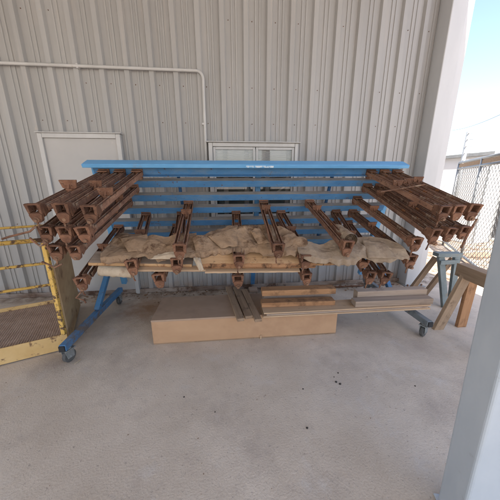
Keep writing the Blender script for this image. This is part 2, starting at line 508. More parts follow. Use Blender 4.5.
# window: a box set proud of the ribs, frame, two sashes, blind behind glass
wx0, wx1, wz1, wz0 = -.19, .945, 1.985, 1.02
b = MB()
b.box((wx0 + .025, D - .05, (wz0 + wz1) / 2), (.05, .10, wz1 - wz0)); b.box((wx1 - .02, D - .05, (wz0 + wz1) / 2), (.04, .10, wz1 - wz0))
b.box(((wx0 + wx1) / 2 + .005, D - .051, wz1 - .022), (wx1 - wx0 - .094, .098, .044)); b.box(((wx0 + wx1) / 2 + .005, D - .051, wz0 + .022), (wx1 - wx0 - .094, .098, .044))
b.box(((wx0 + wx1) / 2, D - .065, wz1 + .008), (wx1 - wx0 + .05, .13, .012))
win = b.build('window', M['trimwhite'], bld, .004)
b = MB()
mx = .40
for a, c in ((wx0 + .055, mx - .005), (mx + .005, wx1 - .045)):
    for xx in (a + .014, c - .014):
        b.box((xx, D - .07, (wz0 + wz1) / 2), (.028, .03, wz1 - wz0 - .096))
    for zz in (wz0 + .062, wz1 - .062):
        b.box(((a + c) / 2, D - .07, zz), (c - a - .058, .028, .03))
b.build('sash', M['trimwhite'], win, .002)
b = MB()
z = wz1 - .07
while z > 1.60:
    b.box(((wx0 + wx1) / 2, D - .038, z), (wx1 - wx0 - .12, .02, .0018), Matrix.Rotation(R(-38), 3, 'X'))
    z -= .017
b.box(((wx0 + wx1) / 2, D - .038, 1.585), (wx1 - wx0 - .12, .022, .014))
b.box(((wx0 + wx1) / 2, D - .028, 1.77), (wx1 - wx0 - .12, .004, .30)); b.build('blind', M['blind'], win)
b = MB(); b.box(((wx0 + wx1) / 2, D - .022, (wz0 + wz1) / 2), (wx1 - wx0 - .1, .006, wz1 - wz0 - .09))
b.build('window_interior', M['interior'], win)
b = MB(); b.box(((wx0 + wx1) / 2, D - .068, (wz0 + wz1) / 2), (wx1 - wx0 - .14, .004, wz1 - wz0 - .14))
b.build('pane', M['glass'], win)
# things seen standing inside the window
pA, pB = aty(300, 176, D - .05), aty(268, 199, D - .05)
b = MB(); b.beam(aty(296, 178, D - .045) , pB, .006, .022); b.build('glazing_strip', M['trimwhite'], win)

# electrical conduit up and along the wall
cp = [(-8.5, D - .055, 2.78), (-.32, D - .055, 2.765)]
for a in range(0, 91, 15):
    cp.append((-.30 + .08 * math.sin(R(a)), D - .055, 2.685 + .08 * math.cos(R(a))))
cp.append((-.235, D - .055, .35))
b = MB(); b.tube(cp, .017, 10)
root = b.build('electrical_conduit', M['trimwhite'])
tag(root, 'thin white pipe along the top of the wall, turning down by the window', 'pipe')
for (xx, zz, w_, h_) in ((-1.6, 2.767, .022, .046), (-3.2, 2.769, .022, .046), (-5, 2.773, .022, .046), (-.235, 2.2, .046, .022), (-.235, 1.5, .046, .022), (-.235, .8, .046, .022)):
    b = MB(); b.box((xx, D - .046, zz), (w_, .045, h_)); b.build('pipe_strap', M['trimwhite'], root, .003)

# corner column at the wall's right end
root = empty('corner_column', (2.78, 3.4, 0), 'tall white column closing the right end of the ribbed wall', 'column')
b = MB(); b.box((2.752, 3.36, 2.3), (.196, .22, 4.6)); b.build('column_shaft', M['column'], root, .006)
b = MB(); b.box((2.935, 3.43, 2.3), (.168, .16, 4.58)); b.build('corner_trim', M['column'], root, .006)
b = MB(); b.box((2.77, 3.32, .006), (.30, .30, .012)); b.build('base_plate', M['steel'], root, .002)
for p in ((2.66, 3.21), (2.88, 3.21)):
    b = MB(); b.tube([(p[0], p[1], .01), (p[0], p[1], .035)], .012, 6); b.build('bolt', M['rust'], root)

# foreground post carrying the roof
pb = V((1.052, .69, 0))
root = empty('steel_post', pb, 'pale grey blue steel post close by on the right, carrying the roof', 'post')
b = MB()
zt = 4.15 + (.775 + 5.5) / (D + 5.6) * .47 - .17
rz = Matrix.Rotation(R(-2.5), 3, 'Y') @ Matrix.Rotation(R(-14), 3, 'Z')
b.box(pb + rz @ V((0, 0, zt / 2)), (.15, .15, zt), rz); b.build('post_shaft', M['post'], root, .012, segs=3)
b = MB(); b.box(pb + V((0, 0, .005)), (.175, .175, .010), Matrix.Rotation(R(-14), 3, 'Z')); b.build('base_plate', M['post'], root, .002)
b = MB(); b.box(pb + rz @ V((0, 0, zt - .006)), (.22, .22, .012), rz); b.build('cap_plate', M['post'], root, .002)

# ------------------------------------------------------------------ the clamp rack
TL = R(22)
O = V((.3, 2.63, 1.69)); DN = V((0, math.sin(TL), -math.cos(TL))); FW = V((0, -math.cos(TL), -math.sin(TL))); UX = V((1, 0, 0))
def rk(u, v, w=0.0):
    return O + UX * u + DN * v + FW * w
def rpix(x, y, w=0.0):
    P = hit(x, y, FW, O + FW * w) - O
    return P.x, P.dot(DN)
rack = empty('clamp_rack', (.3, 2.6, 0), 'blue steel clamp rack of slotted rails leaning forward on a wheeled base', 'rack')
RM = Matrix((UX, FW, -DN)).transposed()                      # box frame: x along, y toward viewer, z up the rack
UL, UR = -1.54, 1.555
BL, BR = -1.69, 1.645
def rbox(mb, u, v, w, d):
    return mb.box(rk(u, v, w), d, RM)
b = MB()
rbox(b, 0, -.012, .03, (UR - UL + .10, .12, .012)); rbox(b, 0, .0, .0935, (UR - UL + .10, .007, .03))
b.build('top_rail', M['lightblue'], rack, .002)
b = MB(); rbox(b, 0, .0525, .012, (UR - UL, .012, .115)); rbox(b, 0, .114, .028, (UR - UL, .045, .008))
b.build('top_rail_web', M['blue'], rack, .002)
b = MB(); u, v = rpix(260, 163, .09); rbox(b, u, .0, .0985, (.27, .002, .018)); b.build('worn_label', M['label'], rack)
TIER = [.205, .358, .505, .665, .815, .965]
for i, v in enumerate(TIER):
    b = MB()
    rbox(b, 0, v, .022, (UR - UL + .0, .006, .066))
    rbox(b, 0, v + .030, -.008, (UR - UL + .0, .054, .006))
    r_ = b.build('rail', M['blue'], rack, .0015)
    b = MB(); rbox(b, 0, v - .0305, -.019, (UR - UL + .0, .074, .005)); b.build('rail_shelf', M['dust'], r_)
for u, ub in ((UL, BL + .02), (UR, BR - .02)):
    b = MB(); b.beam(rk(u, .0, -.035), rk(ub, 1.60, -.035), .06, .06, (1, 0, 0)); b.build('upright', M['lightblue'], rack, .004)
for (u0, m_) in ((.06, 'blue'), (-.78, 'darkblue'), (.88, 'darkblue')):
    b = MB(); ww = .055 if m_ == 'blue' else .03
    b.beam(rk(u0, .02, -.09), rk(u0, 1.76 if m_ == 'blue' else 1.05, -.09), ww, ww, (1, 0, 0)); b.build('upright', M[m_], rack, .003)
b = MB(); b.box((.36, 3.30, .02), (.12, .14, .04)); b.build('foot_plate', M['woodgrey'], rack, .006)
b = MB(); rbox(b, 0, 1.045, -.045, (UR - UL - .07, .04, .05)); b.build('tie_bar', M['darkblue'], rack, .002)
def caster(p, ang):
    b = MB(); c = V((p[0], p[1], .058))
    ax = V((math.cos(ang), math.sin(ang), 0)); sd = V((-ax.y, ax.x, 0))
    b.tube([c - sd * .017, c - sd * .012, c + sd * .012, c + sd * .017], [.05, .056, .056, .05], 20)
    cst = b.build('caster', M['rubber'], rack)
    b = MB()
    for s_ in (-1, 1):
        b.prism([(-.03, -.012), (.03, -.012), (.035, .062), (-.045, .062)], c + sd * (s_ * .024 - .003), ax, (0, 0, 1), sd * .006)
    b.box(c + V((0, 0, .068)), (.09, .075, .009), Matrix.Rotation(ang, 3, 'Z')); b.tube([c - sd * .033, c + sd * .033], .009, 8)
    b.tube([c + V((0, 0, .07)), c + V((0, 0, .085))], .03, 12)
    b.build('caster_fork', M['steel'], cst, .001)
for (s_, ux, pf, pr_) in ((-1, BL, flo(70, 361), flo(126, 303)), (1, BR, flo(420, 336), V((1.93, 3.1, 0)))):
    xb = .3 + ux
    pf = V((xb, pf.y, 0)); pr_ = V((xb, 3.08, 0))
    b = MB(); b.beam((xb, pf.y - .06, .168), (xb, 3.16, .168), .055, .06)
    b.build('base_beam', M['wornblue' if s_ < 0 else 'wornsteel'], rack, .004)
    b = MB(); b.beam((xb, 2.55, .20), rk(ux * .965, 1.02, -.035), .05, .05, (1, 0, 0)); b.build('brace', M['blue'], rack, .003)
    b = MB(); b.box((xb, pf.y - .0665, .168), (.045, .012, .05)); b.build('beam_end', M['dark'], rack)
    caster((pf.x, pf.y), R(70 if s_ < 0 else 30)); caster((pr_.x, pr_.y), R(95))

# ------------------------------------------------------------------ bar clamps
CL = 1.0
def bars(side):
    b = MB(); x = side * .034
    for dx in (-.011, .011):
        b.box((x + dx, CL / 2 - .02, .026), (.0050, CL - .04, .038))
    b.box((x, CL / 2 - .02, .013), (.0168, CL - .05, .005))
    return b
def front_jaw():
    b = MB(); y = CL
    X, Z, Yd = V((1, 0, 0)), V((0, 0, 1)), V((0, .022, 0))
    b.prism([(-.056, .088), (-.030, .078), (-.030, .012), (-.046, -.004)], (0, y, 0), X, Z, Yd)
    b.prism([(.056, .088), (.046, -.004), (.030, .012), (.030, .078)], (0, y, 0), X, Z, Yd)
    b.box((0, y + .011, .083), (.088, .021, .012)); 
    b.prism([(-.0455, -.0045), (-.0295, .0115), (.0295, .0115), (.0455, -.0045), (.032, -.058), (.018, -.072), (-.018, -.072), (-.032, -.058)], (0, y + .001, 0), X, Z, V((0, .026, 0)))
    # hopper sides back along the bars
    for s_ in (-1, 1):
        b.prism([(y - .075, .012), (y, -.03), (y, .086), (y - .05, .066)], (s_ * .047 - .004, 0, 0), (0, 1, 0), Z, X * .008)
    b.box((0, y - .04, -.012), (.086, .075, .012)); b.box((0, y - .07, .03), (.044, .012, .06))
    return b
def screw():
    b = MB()
    b.tube([(0, CL - .05, -.026), (0, CL + .040, -.026)], .009, 10); b.tube([(0, CL + .026, -.026), (0, CL + .032, -.026)], .017, 8)
    b.tube([(0, CL + .036, -.026), (0, CL + .046, -.026)], .0115, 6)
    return b
def pin():
    b = MB(); b.tube([(.012, CL + .012, -.03), (.013, CL + .016, -.085), (.008, CL + .012, -.10)], .006, 6)
    return b
def mid_jaw():
    b = MB(); X, Z = V((1, 0, 0)), V((0, 0, 1))
    b.prism([(-.062, .112), (.062, .112), (.05, .056), (.036, .048), (-.036, .048), (-.05, .056)], (0, -.008, 0), X, Z, (0, .014, 0))
    b.prism([(-.045, .054), (.03, .054), (-.004, .10), (-.01, .10)], (-.006, 0, 0), (0, 1, 0), Z, X * .012)
    b.box((0, -.01, .026), (.042, .07, .05)); b.box((0, -.01, -.004), (.07, .05, .008))
    return b
def rear_jaw():
    b = MB(); X, Z = V((1, 0, 0)), V((0, 0, 1))
    b.prism([(-.05, .07), (.05, .07), (.045, .0), (.03, -.03), (-.03, -.03), (-.045, .0)], (0, -.02, 0), X, Z, (0, .026, 0))
    b.box((0, .03, .058), (.09, .05, .008)); b.tube([(0, -.03, .03), (0, .02, .03)], .014, 8)
    return b
proto = empty('bar_clamp', (0, 0, 0), 'x', 'clamp')
p_bar = [bars(s_).build('bar', M['rustbar'], proto, .001, local=True) for s_ in (-1, 1)]
fj = front_jaw()
for p in fj.v:
    p.x *= .84; p.z = .02 + (p.z - .02) * .74
p_front = fj.build('front_jaw', M['rust'], proto, .002, local=True)
p_screw = screw().build('screw', M['rustbright'], p_front, 0, local=True)
p_pin = pin().build('crank_pin', M['rust'], p_front, 0, local=True)
p_mid = mid_jaw().build('sliding_jaw', M['rust'], proto, .0015, local=True)
p_rear = rear_jaw().build('rear_jaw', M['rust'], proto, .0015, local=True)
first = [True]
def clamp(label, back, front, v=None, midw=.2, u=None, msc=.8):
    """back pixel on the rack plane, front pixel of the jaw; v snaps the tier"""
    bu, bv = rpix(*back)
    if v is None: v = bv
    if u is None: u = bu
    P = rk(u, v, .035)
    if front is None:
        F = P + FW * CL; t = 2.0
    else:
        d = ray(*front); oc = CAM - P
        a_, b_, c_ = d.dot(d), 2 * oc.dot(d), oc.dot(oc) - CL * CL
        q = b_ * b_ - 4 * a_ * c_
        t = (-b_ - math.sqrt(q)) / (2 * a_) if q > 0 else -b_ / (2 * a_)
        F = CAM + d * t
    y = (F - P).normalized(); x = y.cross(V((0, 0, 1))).normalized(); z = x.cross(y)
    m = Matrix((x, y, z)).transposed().to_4x4(); m.translation = P
    global last
    last = (round(math.degrees(math.asin(-y.z)), 1), round(math.degrees(math.atan2(y.x, -y.y)), 1))
    if first[0]:
        root = proto; first[0] = False
        root.matrix_world = m
        ps = {'mid': p_mid}
    else:
        root = proto.copy(); COL.objects.link(root)
        root.matrix_world = m
        ps = {}
        for ch in (*p_bar, p_front, p_mid, p_rear):
            c = ch.copy(); COL.objects.link(c); c.parent = root
            if ch is p_mid: ps['mid'] = c
            if ch in p_bar:
                c.scale = (1, random.uniform(.965, 1.0), random.uniform(.9, 1.08))
            if ch is p_front:
                c.rotation_euler = (0, random.uniform(-.10, .10), 0)
                c.scale = (random.uniform(.88, 1.08), 1, random.uniform(.9, 1.1))
                for g_ in (p_screw, p_pin):
                    if g_ is p_pin and random.random() < .45: continue
                    d_ = g_.copy(); COL.objects.link(d_); d_.parent = c
                    if g_ is p_screw: d_.location = (0, random.uniform(-.02, .02), 0)
    ps['mid'].location = (0, midw * CL, 0); ps['mid'].scale = (msc, 1, msc)
    global lastd
    lastd = t
    root['label'] = label
    root['group'] = 'rusty bar clamps hung on the blue rack'
    return root

def handle(root, *pxs, off=(0, 0), r=.0065):
    b = MB(); b.tube([dep(p[0], p[1], lastd - (p[2] if len(p) > 2 else 0)) for p in pxs], r, 7)
    b.build('crank_handle', M['rust'], root)
# left cluster
_c = clamp('rusty bar clamp at the far left of the top tier, by the yellow rails', (106, 173), (38, 214), .12, .60, msc=1)
handle(_c, (36, 226), (30, 231.5), (10, 236.5), (2, 239))
clamp('rusty bar clamp in the middle of three in the left top tier', (122, 173.5), (65, 214), .12, .52)
clamp('rusty bar clamp nearest the tarps of three in the left top tier', (139, 174), (92, 215), .12, .74, msc=.9)
_c = clamp('rusty bar clamp outermost in the second tier of the left stack', (100, 187), (48, 235), .272, .45)
handle(_c, (48, 243), (40, 246), (33, 241), (30, 238))
clamp('rusty bar clamp in the middle of the second tier of the left stack', (118, 187.5), (67, 235), .272, .30)
clamp('rusty bar clamp innermost in the second tier of the left stack', (135, 188), (86, 235), .272, .4)
_c = clamp('rusty bar clamp outer one in the lowest tier of the left stack', (112, 201), (58, 253), .42, .3)
handle(_c, (62, 264), (55, 267.5), (45, 263), (42, 262))
clamp('rusty bar clamp inner one in the lowest tier of the left stack', (129, 202), (77, 253), .42, .35)
_c = clamp('lone rusty bar clamp low on the left, below the canvas roll', (121, 229), (83, 284), .735, .5)
handle(_c, (82, 291), (76, 298), (84, 300), (86, 303))
# middle
clamp('rusty bar clamp lying over the gap between the left and middle tarps', (189, 203), (180, 252), .455, .33)
clamp('rusty bar clamp lying over the right part of the middle tarp', (263, 203), (278, 251), .455, .22)
clamp('rusty bar clamp beside the end of the pale roll', (308, 204), (346, 249), .455, .25)
clamp('rusty bar clamp gripping the left board, under the clamp between two tarps', (182, 214), (177, 266), .585, .6)
clamp('rusty bar clamp rising from under the left tarp', (147, 214), (133, 268), .585, .5)
clamp('rusty bar clamp whose jaw grips the middle of the long slab', (236, 214), (239, 262), .585, .55)
clamp('rusty bar clamp whose jaw grips the right end of the long slab', (280, 214), (305, 262), .585, .5)
clamp('rusty bar clamp under the right tarp, jaw highest of the cluster of three', (334, 214), (363, 262), .585, .6)
clamp('rusty bar clamp jutting out low to the left under the left board', (178, 228), (160, 281), .735, .5)
clamp('rusty bar clamp below the middle of the slab, over the leaning planks', (236, 228), (238, 281), .735, .55)
clamp('rusty bar clamp below the right end of the slab, over the stacked lumber', (279, 228), (306, 279), .735, .5)
clamp('rusty bar clamp under the right tarp, lower left jaw of the cluster of three', (334, 228), (369, 278), .735, .5)
clamp('rusty bar clamp under the right tarp, rightmost jaw of the cluster of three', (345, 228), (384, 278), .735, .55)
# right cluster
clamp('rusty bar clamp on the inner side of the right top tier', (367, 179), (441, 214), .12, .45)
clamp('rusty bar clamp in the middle of three in the right top tier', (380, 179), (455, 213.5), .12, .4)
_c = clamp('rusty bar clamp outermost of the right top tier, nearest the mesh fence', (392, 179.5), (470, 213), .12, .35)
handle(_c, (470, 220), (477, 219), (468, 234), (461, 248), r=.008)
clamp('rusty bar clamp on the inner side of the second tier of the right stack', (363, 193), (432, 237), .272, .25)
clamp('rusty bar clamp in the middle of three in the second tier of the right stack', (375, 193), (447, 235), .272, .55)
clamp('rusty bar clamp outermost in the second tier of the right stack', (386, 193), (461, 233), .272, .5)
clamp('single rusty bar clamp below the right stack, upper of two', (354, 203), (414, 245), .42, .36)
clamp('single rusty bar clamp below the right stack, lower of two, against the grey tarp', (350, 215), (409, 262), .585, .4)

# flat strips laid across the right-hand clamps
def strip(p, q, w, label):
    return plank('steel_strip', p, q, w, .012, M['rustbar'], label, 'steel strip', 'strips laid across the right clamps', bevel=.001)
P1, P2 = V((1.19, 2.13, 1.545)), V((1.66, 2.02, 1.53))

# ------------------------------------------------------------------ tarps, boards and the roll lying on the lower clamps
TT = R(14.5)
TFW = V((0, -math.cos(TT), -math.sin(TT))); TUP = V((0, -math.sin(TT), math.cos(TT)))
TO = rk(0, .585, .035)
def tk(u, h, w):
    return TO + UX * u + TUP * h + TFW * w
def plane_w(x, y, h):
    P = hit(x, y, TUP, TO + TUP * h) - TO
    return P.x, P.dot(TFW)
def interp(L, u):
    if u <= L[0][0]: return L[0][1]
    for (a, p), (c, q) in zip(L, L[1:]):
        if u <= c:
            t = (u - a) / (c - a) if c > a else 0
            return p + (q - p) * t
    return L[-1][1]
def tarp(name, backpx, frontpx, v, m, label, seed, amp=.05, nx=190, ny=84, lift=.0, droop=.03, cat='tarp'):
    B = sorted(plane_w(x, y, .085) for x, y in backpx)
    F = sorted(plane_w(x, y, .06) for x, y in frontpx)
    u0, u1 = B[0][0], B[-1][0]; f0, f1 = F[0][0], F[-1][0]
    rg = random.Random(int(seed * 100)); CRE = []
    for k in range(7):
        a_ = rg.uniform(0, math.pi); CRE.append((math.cos(a_), math.sin(a_), rg.uniform(1.6, 3.2) * (1 + k * .35), rg.random(), .62 / (1 + k * .55)))
    vs, fs = [], []
    for j in range(ny + 1):
        t = j / ny
        for i in range(nx + 1):
            s_ = i / nx
            ub, uf = u0 + (u1 - u0) * s_, f0 + (f1 - f0) * s_
            wb, wf = interp(B, ub), interp(F, uf)
            u = ub + (uf - ub) * t; w = wb + (wf - wb) * t
            q = V((u * 9, w * 9, seed + 5))
            wu = u + .05 * noise.noise(V((u * 4, w * 4, seed))); ww_ = w + .05 * noise.noise(V((u * 4, w * 4, seed + 20)))
            h = 0
            for (ca, sa, fr, ph, am) in CRE:
                g_ = (wu * ca + ww_ * sa) * fr + ph
                g_ = abs((g_ % 1.0) * 2 - 1)
                g_ = g_ ** 1.6
                h += am * g_ * (.5 + .7 * max(0, noise.noise(V((u * 2.5 + ph * 7, w * 2.5, seed))) + .35))
            h = amp * .95 * h + .005 * noise.noise(q) + .005 * abs(noise.noise(q * 3))
            e = max(0, t - .6) / .4
            h = h * (1 - .75 * e) + .03 * (1 - t) * (.5 + noise.noise(V((u * 5, seed, 8)))) * 1.2 - droop * max(0, t - .93) / .07 * (.2 + 3.2 * max(0, noise.noise(V((u * 6, seed, 3))) + .25))
            sag = .012 * math.cos(u * 22) * (t < 2)
            h += sag * 0
            jag = (.05 * noise.noise(V((u * 7, seed, 2))) + .03 * noise.noise(V((u * 23, seed, 2)))) * max(0, (t - .85) / .15)
            vs.append(tk(u + .012 * noise.noise(q + V((3, 3, 3))), .056 + max(h, .003 - droop), w + jag))
    for j in range(ny):
        for i in range(nx):
            a = j * (nx + 1) + i
            fs.append((a, a + 1, a + nx + 2, a + nx + 1))
    b = MB(); b.add(vs, fs, smooth=True)
    c = sum(vs, V()) / len(vs)
    o = b.build(name, m, wm=Matrix.Translation(c))
    sd = o.modifiers.new('thick', 'SOLIDIFY'); sd.thickness = .003
    return tag(o, label, cat, 'dirty tarps lying over the lower clamps')
VT = .575
tarp('tarp', [(103, 249), (112, 240), (120, 234), (130, 233), (140, 232), (147, 238), (158, 240), (170, 240), (184, 236), (196, 234)],
     [(99, 259), (130, 258), (160, 257.5), (185, 258), (200, 258)], VT, M['canvas'], 'crumpled brown canvas tarp at the left, peaked by the left clamp stack', 2.3)
tarp('tarp', [(192, 240), (200, 241), (207, 236), (216, 231), (226, 229), (237, 227), (243, 232), (253, 230), (257, 226), (264, 228), (270, 229), (280, 229), (290, 233), (300, 240), (306, 242)],
     [(196, 254), (230, 252.5), (260, 252), (290, 252), (310, 254)], VT, M['canvas'], 'dusty brown canvas tarp behind the long slab in the middle', 7.7, amp=.058)
tarp('tarp', [(296, 240), (305, 243), (318, 244), (330, 242), (345, 241), (358, 238), (370, 239), (385, 242), (396, 246)],
     [(300, 257), (320, 260), (340, 262), (352, 260), (372, 260), (392, 260), (410, 258)], VT, M['canvasgrey'], 'greyish torn tarp at the right, below the right clamp stack', 4.1, amp=.05)
def flap(parent, px, h, seed, m='canvas'):
    q = [hit(x, y, TUP, TO + TUP * hh) for (x, y), hh in zip(px, h)]
    vs, fs = [], []; n_ = 14
    for j in range(n_ + 1):
        for i in range(n_ + 1):
            a, c = i / n_, j / n_
            p = (q[0] * (1 - a) + q[1] * a) * (1 - c) + (q[3] * (1 - a) + q[2] * a) * c
            vs.append(p + TUP * (.012 * noise.noise(V((a * 3, c * 3, seed))) + .02 * math.sin(a * 3.14) * math.sin(c * 3.14)))
    for j in range(n_):
        for i in range(n_):
            k = j * (n_ + 1) + i; fs.append((k, k + 1, k + n_ + 2, k + n_ + 1))
    b = MB(); b.add(vs, fs, smooth=True)
    o = b.build('fold', M[m], parent); sd = o.modifiers.new('thick', 'SOLIDIFY'); sd.thickness = .003
TP = [o for o in COL.objects if o.get('category') == 'tarp']
flap(TP[0], [(120, 238), (147, 234), (152, 249), (128, 252)], (.115, .125, .08, .078), 1)
flap(TP[0], [(158, 254), (186, 251), (184, 259), (150, 259)], (.09, .09, .075, .075), 2, 'paper')
flap(TP[1], [(207, 236), (237, 226), (238, 246), (221, 248)], (.12, .15, .088, .085), 3)
flap(TP[1], [(250, 231), (258, 226), (270, 243), (258, 244)], (.13, .15, .09, .09), 4)
flap(TP[1], [(193, 258), (200, 257), (204, 270), (199, 271)], (.08, .08, .03, .03), 5, 'paper')
flap(TP[2], [(362, 239), (384, 243), (398, 258), (368, 258)], (.115, .115, .075, .075), 6, 'canvasgrey')
# pale roll along a clamp
pa, pb_ = dep(351, 240, 1.97), dep(337, 229, 2.35)
b = MB(); rr = []
pts_ = [pa + (pb_ - pa) * (i / 8) for i in range(9)]
b.tube(pts_, [.05 + .003 * math.sin(i * 2.1) for i in range(9)], 20, caps=False); b.tube(pts_, [.038] * 9, 16, caps=False); b.tube(pts_[:8], [.025] * 8, 14, caps=False); b.tube([pts_[1], pts_[7]], .049, 20)

o = b.build('paper_roll', M['flap'], wm=Matrix.Translation(pa)); tag(o, 'short pale roll lying on the right tarp beside a clamp', 'roll')
# canvas roll under the left board
pa, pb_ = flo(101, 269, .74), flo(134, 271.5, .74)
pa = aty(100, 270, 2.02); pb_ = aty(133, 272, 2.02)
b = MB(); pts_ = [pa + (pb_ - pa) * (i / 12) for i in range(13)]
b.tube([p + V((0, 0, .006 * noise.noise(V((i * .7, 1, 3))))) for i, p in enumerate(pts_)], [.048 + .007 * noise.noise(V((i * .9, 4, 2))) for i in range(13)], 18)
o = b.build('canvas_roll', M['paper'], wm=Matrix.Translation(pa)); tag(o, 'dirty white canvas roll under the left end of the boards', 'roll')

def slab(name, pxl, pxr, Yd, w, t, label, mats, cat='board', group='boards lying across the lower clamps', jag=.008):
    """live edged board: px of its front lower edge ends at depth plane Y; runs back up the clamps"""
    p0, p1 = aty(*pxl, Yd), aty(*pxr, Yd)
    x = p1 - p0; L = x.length; xb = x.normalized()
    bk = (-FW - xb * (-FW).dot(xb)).normalized()
    wm = frame(p0, xb, bk)
    vs, fs, mi = [], [], []
    n_ = 60; sd_ = random.random() * 40
    for i in range(n_ + 1):
        a = L * i / n_
        nz = lambda k: noise.noise(V((a * 6 + sd_, k, 0))) + .6 * noise.noise(V((a * 19 + sd_, k, 3)))
        e0 = nz(1) * jag
        vs += [(a, e0 + .004, .0 + nz(2) * .002), (a, e0 - .004 + nz(5) * .004, t * .5 + nz(6) * .003), (a, e0 + .006 + nz(3) * .006, t + nz(4) * .0025),
               (a, w + nz(7) * jag, t), (a, w + nz(8) * jag, 0)]
    for i in range(n_):
        for k in range(5):
            fs.append((i * 5 + k, i * 5 + (k + 1) % 5, i * 5 + 5 + (k + 1) % 5, i * 5 + 5 + k))
            mi.append(1 if k in (0, 1) else 0)
    fs += [(4, 3, 2, 1, 0), tuple(n_ * 5 + k for k in range(5))]; mi += [0, 0]
    b = MB(); b.add([wm @ V(p) for p in vs], fs); b.mi = mi
    o = b.build(name, mats, wm=wm)
    return tag(o, label, cat, group)
slab('board', (197, 269), (315, 268.5), 1.865, .18, .05, 'long rough slab with a reddish waney edge across the middle clamps', [M['slab'], M['bark']])
slab('board', (89, 266), (192, 267.5), 1.93, .15, .028, 'long grey topped board across the clamps on the left, above the canvas roll', [M['woodgrey'], M['slab']], jag=.004)
slab('board', (135, 272), (206, 272), 1.90, .06, .016, 'narrow pale lath lying under the left board', [M['woodpale'], M['woodpale']], jag=.002)
slab('board', (316, 266), (352, 265), 1.98, .10, .016, 'short thin board showing right of the long slab', [M['slab'], M['slab']], jag=.003)
slab('board', (205, 273.5), (300, 272.5), 1.885, .06, .012, 'thin pale lath lying just under the long slab', [M['woodpale'], M['woodpale']], jag=.002)

# ------------------------------------------------------------------ on the floor under the rack
bx0, bx1, by0, by1, bh = -.725, 1.09, 2.165, 2.655, .262
root = empty('fibreboard_case', ((bx0 + bx1) / 2, 2.4, 0), 'long low brown fibreboard case on the floor under the rack', 'case')
b = MB(); b.box(((bx0 + bx1) / 2, by0 + .009, bh / 2 + .002), (bx1 - bx0, .018, bh - .022), Matrix.Rotation(R(0), 3, 'X')); b.build('front_panel', M['mdf'], root, .002)
b = MB(); b.box(((bx0 + bx1) / 2, (by0 + by1) / 2 - .0, bh - .0095), (bx1 - bx0 + .004, by1 - by0 + .004, .019)); b.build('top_panel', M['mdftop'], root, .002)
b = MB()
for xx in (bx0 + .011, bx1 - .011):
    b.box((xx, (by0 + by1) / 2, bh / 2 - .002), (.018, by1 - by0 - .04, bh - .024))
b.box(((bx0 + bx1) / 2, by1 - .012, bh / 2 - .002), (bx1 - bx0 - .002, .018, bh - .024))
b.box(((bx0 + bx1) / 2, (by0 + by1) / 2, .012), (bx1 - bx0 - .045, by1 - by0 - .045, .018))
b.build('case_body', M['mdf'], root, .001)
b = MB(); b.box(((bx0 + bx1) / 2, by0 + .012, .006), (bx1 - bx0 - .004, .02, .012)); b.build('plinth', M['woodold'], root)
pp = flo(262, 344)
b = MB(); b.box((pp.x, by0 - .006, .02), (.012, .012, .04)); b.build('wood_chip', M['woodpale'], root)

zt = bh
for k, (y0, x0, x1, m_, lab) in enumerate(((2.105, .325, 2.03, 'woodpale', 'long thin plywood sheet on the case, lowest of three'),
                                          (2.112, .36, 2.01, 'woodgrey', 'long thin plywood sheet on the case, middle of three'),
                                          (2.118, .335, 2.04, 'woodpale', 'long thin plywood sheet on the case, topmost of three'))):
    plank('plywood_sheet', (x0, y0 + .1, zt), (x1, y0 + .1 - .01, zt), .20, .0135, M[m_], lab, 'plywood sheet', 'plywood sheets stacked on the case', wob=.001)
    zt += .0145
zt += .001
a_ = flo(262, 308, zt); c_ = flo(339, 307, zt)
plank('lumber', (a_.x, a_.y + .06, zt), (c_.x - .02, a_.y + .035, zt), .10, .046, M['wood'], 'orange timber lying in front on the plywood stack', 'timber', 'timbers on the case and plywood')
a_ = flo(266, 299, zt + .01)
plank('lumber', (a_.x - .02, 2.45, bh + .0015), (1.10, 2.43, bh + .0015), .12, .085, M['woodgrey'], 'grey brown timber under the back orange one on the case', 'timber', 'timbers on the case and plywood')
plank('lumber', (a_.x - .04, 2.44, bh + .088), (1.15, 2.42, bh + .088), .11, .062, M['wood'], 'darker orange timber topmost at the back of the case', 'timber', 'timbers on the case and plywood')
a_ = flo(352, 304, zt); c_ = flo(433, 304, zt)
plank('lumber', (a_.x, 2.185, zt), (c_.x, 2.17, zt), .095, .058, M['woodgrey'], 'grey moulded timber at the right front of the plywood stack', 'timber', 'grey timbers on the right of the plywood')
plank('lumber', (a_.x + .07, 2.285, zt), (c_.x + .01, 2.27, zt), .085, .115, M['woodgrey'], 'grey timber at the right rear of the plywood stack', 'timber', 'grey timbers on the right of the plywood')
# three planks laid front to back on the case
for (xa, ya, xb_, yb_, w_, m_, lab) in ((.112, 2.06, .005, 2.82, .066, 'woodgrey', 'leftmost of the three weathered planks laid front to back on the case'),
                                       (.192, 2.10, .098, 2.80, .078, 'woodold', 'middle one of the three weathered planks laid front to back on the case'),
                                       (.272, 2.035, .19, 2.72, .066, 'woodgrey', 'rightmost of the three weathered planks laid front to back on the case')):
    plank('plank', (xa, ya, bh + .0015), (xb_, yb_, bh + .0015), w_, .03, M['woodold'], lab, 'plank', 'planks laid front to back on the case', wob=.003)
